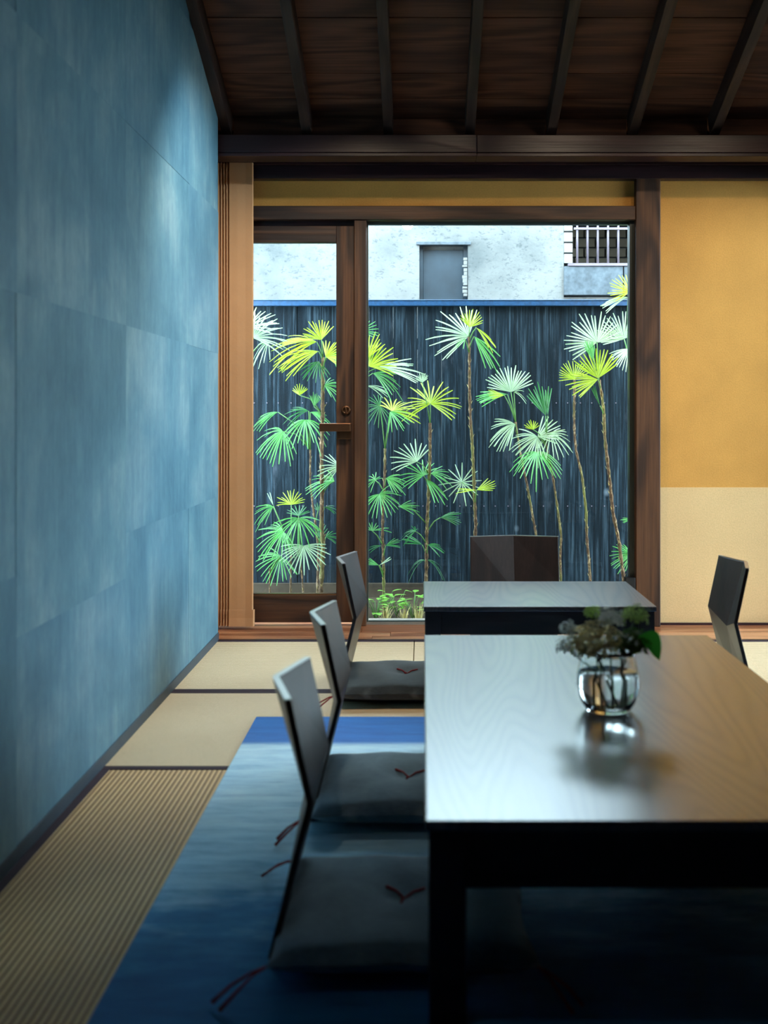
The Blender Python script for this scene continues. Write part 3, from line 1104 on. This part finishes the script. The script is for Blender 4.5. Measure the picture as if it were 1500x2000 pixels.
for i in range(46):
    for dx in (.035, .115):
        for z in (P(0, 988, YF).z, P(0, 787, YF).z):
            x = -2.9 + i * .1508 + dx
            nl.box(x - .003, x + .003, YF - .018, YF - .008, z - .003, z + .003)
o = nl.build('nail_heads', M['bars'], fence, -fence.location)
o['kind'] = 'stuff'

YC = 7.60
q = lambda px, py: P(px, py, YC)
nx0, nx1 = q(819, 0).x, q(914, 0).x
nz = q(0, 477).z
sx = q(1101, 0).x
WT = 2.47
w = MB()
w.box(-4, nx0, YC, YC + .25, GZ, WT)
w.box(nx1, sx, YC, YC + .25, GZ, WT)
w.box(nx0, nx1, YC, YC + .25, nz, WT)
w.box(nx0, nx1, YC, YC + .25, GZ, 1.45)
w.box(nx0, nx1, YC + .10, YC + .25, 1.45, nz)
w.box(sx, 5, YC + .01, YC + .25, GZ, q(0, 580).z)
wn = w.build('wall_neighbour', M['stucco'])
struct(wn, 'weathered white stucco wall of the house beyond the fence', 'wall')
sh = cbox('shutter', nx0 + .025, nx1 - .03, YC + .07, YC + .10, 1.45, nz - .03, M['niche'], wn, .003)
cbox('shutter_frame', nx0, nx0 + .025, YC + .05, YC + .10, 1.45, nz, M['niche'], wn)
cbox('shutter_frame', nx1 - .03, nx1, YC + .05, YC + .10, 1.45, nz, M['niche'], wn)
cbox('lintel_ledge', nx0 - .02, nx1 + .02, YC - .018, YC + .02, nz - .006, nz + .016, M['concrete'], wn, .003)
for i in range(11):
    pz = q(0, 505 + i * 7).z
    s = R.uniform(.008, .02)
    cbox('plaster_chip', nx1 - .028 - R.uniform(0, .012), nx1 - .004, YC + .005, YC + .03, pz - s, pz + s * .6, M['stucco'], wn, .002)
# brick part with barred opening
bz0 = q(0, 515).z
brick_wall = MB().box(sx, 5, YC + .77, YC + .83, bz0 - .05, 2.52).box(sx, 5, YC - .01, YC + .83, WT, WT + .10).box(sx + .004, sx + .058, YC + .006, YC + .27, bz0, WT).build('wall_brick', M['mortar'])  # includes an unseen roof slab, added to shade the recess
struct(brick_wall, 'pale brick wall behind the barred opening, upper right of the view', 'wall')
ch, k = .0742, 0
z = bz0 + .004
me_b = None
while z < WT - .05:
    cbox('brick', sx + .002, sx + .061, YC - .002, YC + .10, z, z + ch - .012, M['brick'], brick_wall, .002)
    x = q(1119, 0).x + .03 - (.075 if k % 2 else 0)
    while x < 2.4:
        if me_b is None:
            me_b = cbox('brick', x, x + .148, YC + .725, YC + .775, z, z + ch - .012, M['brick_shaded'], brick_wall, .002)
        else:
            o = me_b.copy()
            COL.objects.link(o)
            o.location = (x + .074, YC + .75, z + ch / 2 - .006)
        x += .160
    z += ch
    k += 1
x = sx
for i, wdt in enumerate((.414, .42, .42, .42)):
    o = cbox('concrete_block', x, x + wdt - .008, YC - .02, YC + .2, q(0, 577).z, bz0 - .02, M['concrete'], wn, .005)
    x += wdt
grille = thing('window_grille', 'lilac grey steel bars over the brick opening beyond the fence', 'window bars', (1.5, YC - .03, bz0))
x = q(1127, 0).x
i = 0
while x < 2.3:
    b = MB().tube([(x, YC - .01, bz0), (x, YC - .01, WT)], .0072, 8)
    b.build('bar', M['bars'], grille, -grille.location, True)
    zz = q(0, 447).z
    x += .0708
MB().box(1.04, 2.35, YC - .024, YC - .014, zz - .008, zz + .006).build('cross_bar', M['bars'], grille, -grille.location)
MB().box(1.0, 2.35, YC - .03, YC + .012, bz0 - .018, bz0).build('bottom_rail', M['bars'], grille, -grille.location)


# ------------------------------------------------------------------ lady palms
def fan_leaf(palm, hub, root, rpx, direc, spread, n, cls, Y, flat=.9, droop=.12, seed=0):
    r = random.Random(seed)
    base = palm.location
    L0 = rpx * Y / FPX
    tau = math.acos(max(-1, min(1, flat)))
    yaw = r.uniform(-.35, .35)
    e1 = Vector((math.cos(yaw), math.sin(yaw), 0))
    e2 = Vector((0, math.sin(tau), math.cos(tau)))
    nm = e1.cross(e2).normalized()
    b = MB()
    hub = hub - base
    step = math.radians(spread) / max(1, n - 1)
    wmax = min(.0090, max(.0055, L0 * .048))
    full = spread > 300
    for i in range(n):
        u = (i / max(1, n - 1)) * 2 - 1
        a = math.radians(direc + spread / 2 * u) + r.uniform(-.18, .18) * step
        L = L0 * r.uniform(.82, 1.06) * (1 if full else (1 - .16 * u * u))
        d = e1 * math.cos(a) + e2 * math.sin(a)
        p = -e1 * math.sin(a) + e2 * math.cos(a)
        k0 = len(b.v)
        ts = (0.02, .16, .36, .58, .8, 1.0)
        dr = droop * r.uniform(.6, 1.4)
        tw = r.uniform(-.35, .35)
        pn = (p * math.cos(tw) + nm * math.sin(tw))
        for tt in ts:
            w = min(wmax, .98 * step * L * tt) * (1 if tt < .8 else (.92 if tt < .95 else .5)) * .5
            c = hub + d * (L * tt) + Vector((0, 0, -dr * 2.0 * L * tt * tt * (1 - .6 * abs(d.z))))
            b.v += [c + pn * w, c - nm * (w * .45), c - pn * w]
        for s in range(len(ts) - 1):
            for q_ in range(2):
                b.f.append((k0 + 3 * s + q_, k0 + 3 * s + q_ + 1, k0 + 3 * s + q_ + 4, k0 + 3 * s + q_ + 3))
    me = bpy.data.meshes.new('leaf')
    me.from_pydata([tuple(v) for v in b.v], [], b.f)
    me.materials.append(M['leaf_' + cls])
    o = bpy.data.objects.new('leaf', me)
    COL.objects.link(o)
    o.parent = palm
    rt = root - base
    mid = rt.lerp(hub, .55) + Vector((0, 0, .22 * abs(hub.x - rt.x) - .0))
    MB().tube([rt, rt.lerp(mid, .5) + (mid - rt) * .0 + Vector((0, 0, .02 * (mid - rt).length)), mid, hub], [.0042, .0036, .0030, .0026], 6).build('petiole', M['petiole'], o, (0, 0, 0), True)


PALMS = [
    ('lady palm half hidden behind the curtain edge, pale fans high in the door glass', 6.35, 17,
     [(486, 690), (484, 900), (486, 1190)], .011,
     [(495, 661, 78, 42, 115, 14, 'p', .9, .2), (484, 640, 62, 40, 90, 10, 'p', .9, .1), (524, 668, 38, 215, 130, 8, 'p', .8, .5)]),
    ('tallest lady palm behind the door glass, with a thick stem and bright yellow crown', 6.30, 18,
     [(631, 698), (630, 800), (628, 890), (629, 966), (628, 1027), (631, 1064), (629, 1110), (626, 1175)], .0155,
     [(628, 664, 50, 112, 110, 14, 'y', .95, .1), (619, 668, 95, 172, 60, 18, 'y', .8, .25), (622, 686, 80, 195, 60, 12, 'y', .7, .2),
      (636, 697, 55, 35, 130, 14, 'y', .9, .15), (622, 706, 44, 250, 130, 12, 'd', .8, .2), (645, 690, 50, -20, 80, 10, 'g', .8, .3),
      (585, 772, 26, 92, 110, 9, 'y', .9, .0), (613, 794, 30, 82, 55, 8, 'g', .95, 0), (634, 753, 38, 5, 130, 11, 'g', .8, .2),
      (653, 940, 62, 158, 95, 13, 'g', .7, .3), (663, 911, 46, 180, 110, 9, 'p', .9, .1), (634, 990, 26, 0, 60, 6, 'd', .7, .2), (636, 1049, 28, 25, 90, 7, 'd', .8, .2)]),
    ('slender lady palm with drooping pale green fans level with the door handle', 6.45, 19,
     [(606, 878), (606, 941), (610, 980), (617, 1030), (622, 1072), (619, 1178)], .008,
     [(543, 805, 50, 188, 40, 9, 'g', .8, .3), (603, 803, 52, 165, 50, 9, 'd', .75, .3), (606, 805, 42, -8, 50, 8, 'g', .7, .3),
      (596, 820, 62, -90, 205, 17, 'g', .5, .35), (553, 843, 60, 222, 180, 17, 'g', .75, .35), (621, 998, 18, 90, 90, 6, 'd', .9, 0), (625, 1050, 28, 95, 80, 7, 'd', .9, 0)]),
    ('short lady palm low at the curtain side of the door glass', 6.2, 20,
     [(568, 1085), (568, 1120), (567, 1185)], .007,
     [(534, 990, 40, 190, 95, 9, 'g', .85, .35), (534, 988, 34, 112, 8, 2, 'p', .95, 0), (569, 986, 36, 95, 150, 13, 'y', .9, .1), (553, 1038, 58, 218, 200, 18, 'g', .75, .3)]),
    ('low lady palm with one grey green fan at the bottom left of the door glass', 6.12, 21,
     [(527, 1110), (527, 1150), (528, 1190)], .006,
     [(548, 1087, 52, 232, 200, 16, 'g', .85, .2)]),
    ('short lady palm with an umbrella fan at the bottom middle of the door glass', 6.1, 22,
     [(587, 1095), (590, 1125), (594, 1192)], .007,
     [(583, 1012, 58, -88, 230, 19, 'g', .6, .25), (583, 1008, 36, 92, 120, 9, 'd', .7, .1), (593, 1066, 56, -90, 210, 18, 'p', .85, .12)]),
    ('lady palm whose stem stands behind the mullion post, yellow crown showing right of it', 6.40, 23,
     [(704, 735), (703, 900), (704, 1178)], .013,
     [(704, 648, 40, 32, 100, 9, 'g', .9, .1), (721, 716, 66, 55, 130, 15, 'y', .9, .1), (737, 718, 92, 8, 55, 15, 'p', .6, .1),
      (728, 729, 60, -12, 60, 8, 'g', .8, .3), (716, 754, 52, 0, 40, 7, 'p', .6, .2), (716, 700, 60, 75, 70, 9, 'y', .9, .0)]),
    ('lady palm nearest the right side of the mullion post, dark green fans down its stem', 6.25, 24,
     [(752, 876), (751, 952), (748, 988), (747, 1042), (749, 1105), (750, 1188)], .010,
     [(742, 793, 42, 205, 240, 17, 'd', .9, .15), (766, 804, 62, 55, 150, 14, 'y', .7, .2), (762, 804, 45, -40, 110, 9, 'g', .8, .2),
      (754, 934, 42, -12, 100, 12, 'g', .75, .2), (733, 938, 26, 140, 200, 10, 'g', .8, .3), (741, 965, 46, -60, 230, 18, 'g', .75, .25),
      (727, 1037, 22, 100, 110, 6, 'g', .9, 0), (727, 1037, 46, 20, 8, 2, 'g', .9, .15), (753, 1066, 36, 28, 45, 6, 'd', .8, .1), (746, 1066, 34, 178, 25, 4, 'd', .7, .2),
      (741, 1104, 40, 34, 8, 2, 'p', .9, 0), (740, 1104, 30, 160, 35, 5, 'g', .9, 0)]),
    ('lady palm with one flat yellow fan, left of the tall centre palm', 6.35, 25,
     [(840, 826), (840, 896), (838, 934), (836, 981), (834, 1024), (833, 1078), (832, 1185)], .0125,
     [(841, 789, 66, 88, 240, 20, 'y', .85, .15), (825, 747, 20, 95, 110, 11, 'p', .95, .0), (814, 902, 58, 125, 140, 12, 'p', .85, .1),
      (827, 929, 52, 125, 190, 13, 'g', .75, .15), (832, 935, 60, -48, 40, 5, 'g', .8, .2), (842, 925, 44, 10, 90, 8, 'g', .7, .2), (779, 990, 40, 12, 60, 8, 'g', .7, .1),
      (860, 1011, 46, 12, 60, 8, 'd', .6, .1), (811, 1038, 32, 150, 160, 9, 'd', .6, .3), (825, 1064, 48, 150, 35, 5, 'd', .8, .1),
      (836, 1064, 34, -5, 70, 7, 'd', .7, .2), (834, 1094, 40, 12, 40, 4, 'd', .6, .5), (830, 1094, 40, 170, 30, 3, 'd', .6, .5)]),
    ('tall single-stemmed lady palm in the centre of the window, white and yellow crown', 6.30, 26,
     [(916, 658), (917, 720), (917, 770), (919, 824), (922, 860), (924, 898), (926, 952), (929, 1024), (928, 1047), (930, 1188)], .0115,
     [(915, 657, 82, 150, 150, 17, 'p', .9, .1), (917, 639, 38, 78, 115, 13, 'y', .95, 0), (926, 657, 76, -48, 40, 7, 'g', .85, .25),
      (930, 640, 48, -42, 25, 5, 'y', .85, .25), (908, 662, 26, 230, 50, 3, 'g', .9, .1), (902, 942, 46, 180, 335, 15, 'p', .9, .05),
      (931, 957, 46, 22, 50, 7, 'y', .8, 0), (930, 957, 44, 178, 24, 4, 'y', .6, .05)]),
    ('leaning lady palm right of centre with a silvery upswept fan', 6.45, 27,
     [(1007, 824), (1012, 860), (1022, 914), (1030, 949), (1039, 1000), (1047, 1044), (1062, 1180)], .0085,
     [(998, 766, 62, 95, 135, 19, 'p', .95, .05), (991, 770, 66, 178, 50, 12, 'g', .6, .1), (985, 772, 36, 175, 60, 8, 'y', .7, .0), (1004, 766, 30, 10, 60, 3, 'p', .8, .4),
      (1006, 828, 54, 200, 110, 16, 'p', .8, .25)]),
    ('bushy lady palm right of the floor chair back, layered silver green fans', 6.30, 28,
     [(1066, 868), (1071, 890), (1081, 939), (1090, 1000), (1096, 1047), (1094, 1093), (1098, 1190)], .0085,
     [(1066, 812, 68, 104, 55, 10, 'd', .95, 0), (1070, 812, 62, 88, 14, 4, 'd', .9, 0), (1050, 853, 58, 30, 90, 9, 'p', .9, .05), (1050, 853, 56, 215, 150, 15, 'p', .85, .2),
      (1041, 839, 22, 100, 130, 9, 'y', .95, 0), (1076, 847, 46, -50, 200, 14, 'p', .75, .25), (1049, 882, 64, -90, 205, 18, 'g', .6, .3)]),
    ('slim lady palm with a yellow green half fan, third stem from the right post', 6.38, 29,
     [(1122, 742), (1121, 812), (1122, 851), (1125, 880), (1137, 930), (1145, 1000), (1146, 1047), (1150, 1093), (1156, 1182)], .0095,
     [(1122, 739, 38, 105, 165, 17, 'y', .95, .0)]),
    ('tall lady palm with the brightest yellow fan, stem leaning to the right post', 6.24, 30,
     [(1170, 742), (1175, 770), (1179, 803), (1181, 851), (1184, 880), (1190, 930), (1197, 1000), (1209, 1058), (1218, 1131), (1224, 1195)], .0125,
     [(1168, 739, 66, 92, 110, 15, 'y', .95, 0), (1168, 741, 62, 190, 70, 11, 'y', .9, .05), (1166, 669, 68, 112, 205, 24, 'p', .95, .03),
      (1159, 704, 44, 102, 36, 8, 'g', .95, 0), (1172, 793, 50, 108, 12, 4, 'd', .95, 0)]),
    ('lady palm at the right window post, crown reaching above the fence coping', 6.42, 31,
     [(1226, 690), (1229, 740), (1231, 783), (1234, 900), (1236, 1185)], .009,
     [(1219, 662, 58, 112, 165, 20, 'p', .95, .02), (1228, 681, 48, 232, 95, 13, 'p', .85, .15), (1231, 569, 44, 140, 150, 15, 'y', .9, .0),
      (1226, 580, 60, 192, 34, 7, 'p', .85, .15), (1234, 1084, 44, 185, 140, 15, 'g', .9, .15), (1236, 1014, 24, 180, 30, 5, 'g', .8, .1)]),
]
for li, (label, Y, seed, stem, rad, leaves) in enumerate(PALMS):
    pts = [P(x, y, Y) for x, y in stem]
    base = Vector((pts[-1].x, Y, GZ))
    if pts[-1].z > GZ:
        pts.append(base.copy())
    else:
        pts[-1].z = GZ
    rr = random.Random(seed)
    pl = thing('lady_palm', label, 'palm', base, 0, 'lady palms growing along the fence')
    # stem: densified, knobbly with old leaf fibre
    dense = []
    for i in range(len(pts) - 1):
        m = max(2, int((pts[i + 1] - pts[i]).length / .022))
        for k in range(m):
            dense.append(pts[i].lerp(pts[i + 1], k / m))
    dense.append(pts[-1])
    rads = [rad * (rr.uniform(.70, .92) if k % 3 else rr.uniform(.95, 1.15)) * (.72 + .28 * k / len(dense)) for k in range(len(dense))]
    MB().tube([p - base for p in dense], rads, 8).build('stem', M['stem'], pl, (0, 0, 0), True)
    # fibre flakes: short slivers clasping the stem
    fb = MB()
    for k in range(2, len(dense) - 2, 2):
        a = rr.uniform(0, 6.28)
        dv = Vector((math.cos(a), math.sin(a), 0))
        p = dense[k] - base
        fb.poly([p + dv * rad * .7 + Vector((0, 0, -.012)), p + dv * rad * 1.5 + Vector((0, 0, .012)), p + dv * rad * .8 + Vector((-dv.y, dv.x, 0)) * .004])
    o = fb.build('stem_fibre', M['grass'], pl, (0, 0, 0))
    o['kind'] = 'stuff'
    for k, (hx, hy, rp, dr_, spd, n_, cls, flat, drp) in enumerate(leaves):
        hub = P(hx, hy, Y + rr.uniform(-.07, .03))
        # petiole leaves the stem a little below the hub
        zt_ = hub.z - .06 - .30 * abs(hub.x - pts[0].x)
        best = min(dense, key=lambda p: abs(p.z - zt_))
        fan_leaf(pl, hub, best, rp, dr_, spd, n_, cls, Y, flat, drp, seed * 50 + k)

# ground cover seen under the window, between mullion and tables
spots = [(735, 6.05, 'leafy ground plant at the foot of the mullion post'), (757, 6.15, 'leafy ground plant second from the mullion post'),
         (775, 6.2, 'tallest leafy ground plant, third from the mullion post'), (806, 6.1, 'leafy ground plant beside the corner of the smaller table'),
         (845, 6.2, 'leafy ground plant mostly hidden behind the smaller table')]
for i, (px, Y, lab) in enumerate(spots):
    rr = random.Random(100 + i)
    base = Vector(((px - VX) * Y / FPX, Y, GZ))
    t = thing('ground_plant', lab, 'plant', base, 0, 'leafy plants at the foot of the window')
    st = MB()
    for k in range(15):
        a = rr.uniform(0, 6.28)
        rad_, h = rr.uniform(.01, .06), rr.uniform(.05, .16)
        tip = Vector((math.cos(a) * rad_, math.sin(a) * rad_, h))
        st.tube([(0, 0, 0), tip * .6 + Vector((0, 0, .01)), tip], .0014, 5)
        d = Vector((math.cos(a), math.sin(a), rr.uniform(-.3, .5))).normalized()
        s = d.cross(Vector((0, 0, 1))).normalized()
        l, w_ = rr.uniform(.035, .06), rr.uniform(.012, .02)
        lf = MB()
        for u, ww in ((0, .2), (.3, 1), (.6, .9), (.85, .45), (1, .02)):
            c = d * l * u + Vector((0, 0, -.012 * u * u))
            lf.v += [c + s * w_ * ww, c + Vector((0, 0, -.003)), c - s * w_ * ww]
        for q_ in range(4):
            for m in range(2):
                lf.f.append((3 * q_ + m, 3 * q_ + m + 1, 3 * q_ + m + 4, 3 * q_ + m + 3))
        lf.build('leaf', M['ground_leaf'], t, tip)
    st.build('stems', M['petiole'], t, (0, 0, 0), True)
for i, (px, Y, lab) in enumerate(((752, 5.86, 'dry straw grass tuft nearer the mullion post'), (790, 5.86, 'dry straw grass tuft in the middle of the gravel edge'),
                                  (818, 5.9, 'dry straw grass tuft next to the smaller table'))):
    rr = random.Random(200 + i)
    base = Vector(((px - VX) * Y / FPX, Y, GZ + .012))
    b = MB()
    for k in range(46):
        a = rr.uniform(0, 6.28)
        o0 = Vector((math.cos(a), math.sin(a), 0)) * rr.uniform(0, .02)
        ln, h = rr.uniform(.01, .048), rr.uniform(.05, .13)
        d = Vector((math.cos(a), math.sin(a), 0))
        s = Vector((-d.y, d.x, 0)) * .0013
        p0, p1, p2 = o0, o0 + d * ln * .4 + Vector((0, 0, h * .7)), o0 + d * ln + Vector((0, 0, h))
        k0 = len(b.v)
        b.v += [p0 - s, p0 + s, p1 - s, p1 + s, p2]
        b.f += [(k0, k0 + 1, k0 + 3, k0 + 2), (k0 + 2, k0 + 3, k0 + 4)]
    o = b.build('grass_tuft', M['grass'], None, base)
    tag(o, lab, 'grass', 'dry grass tufts on the gravel edge')
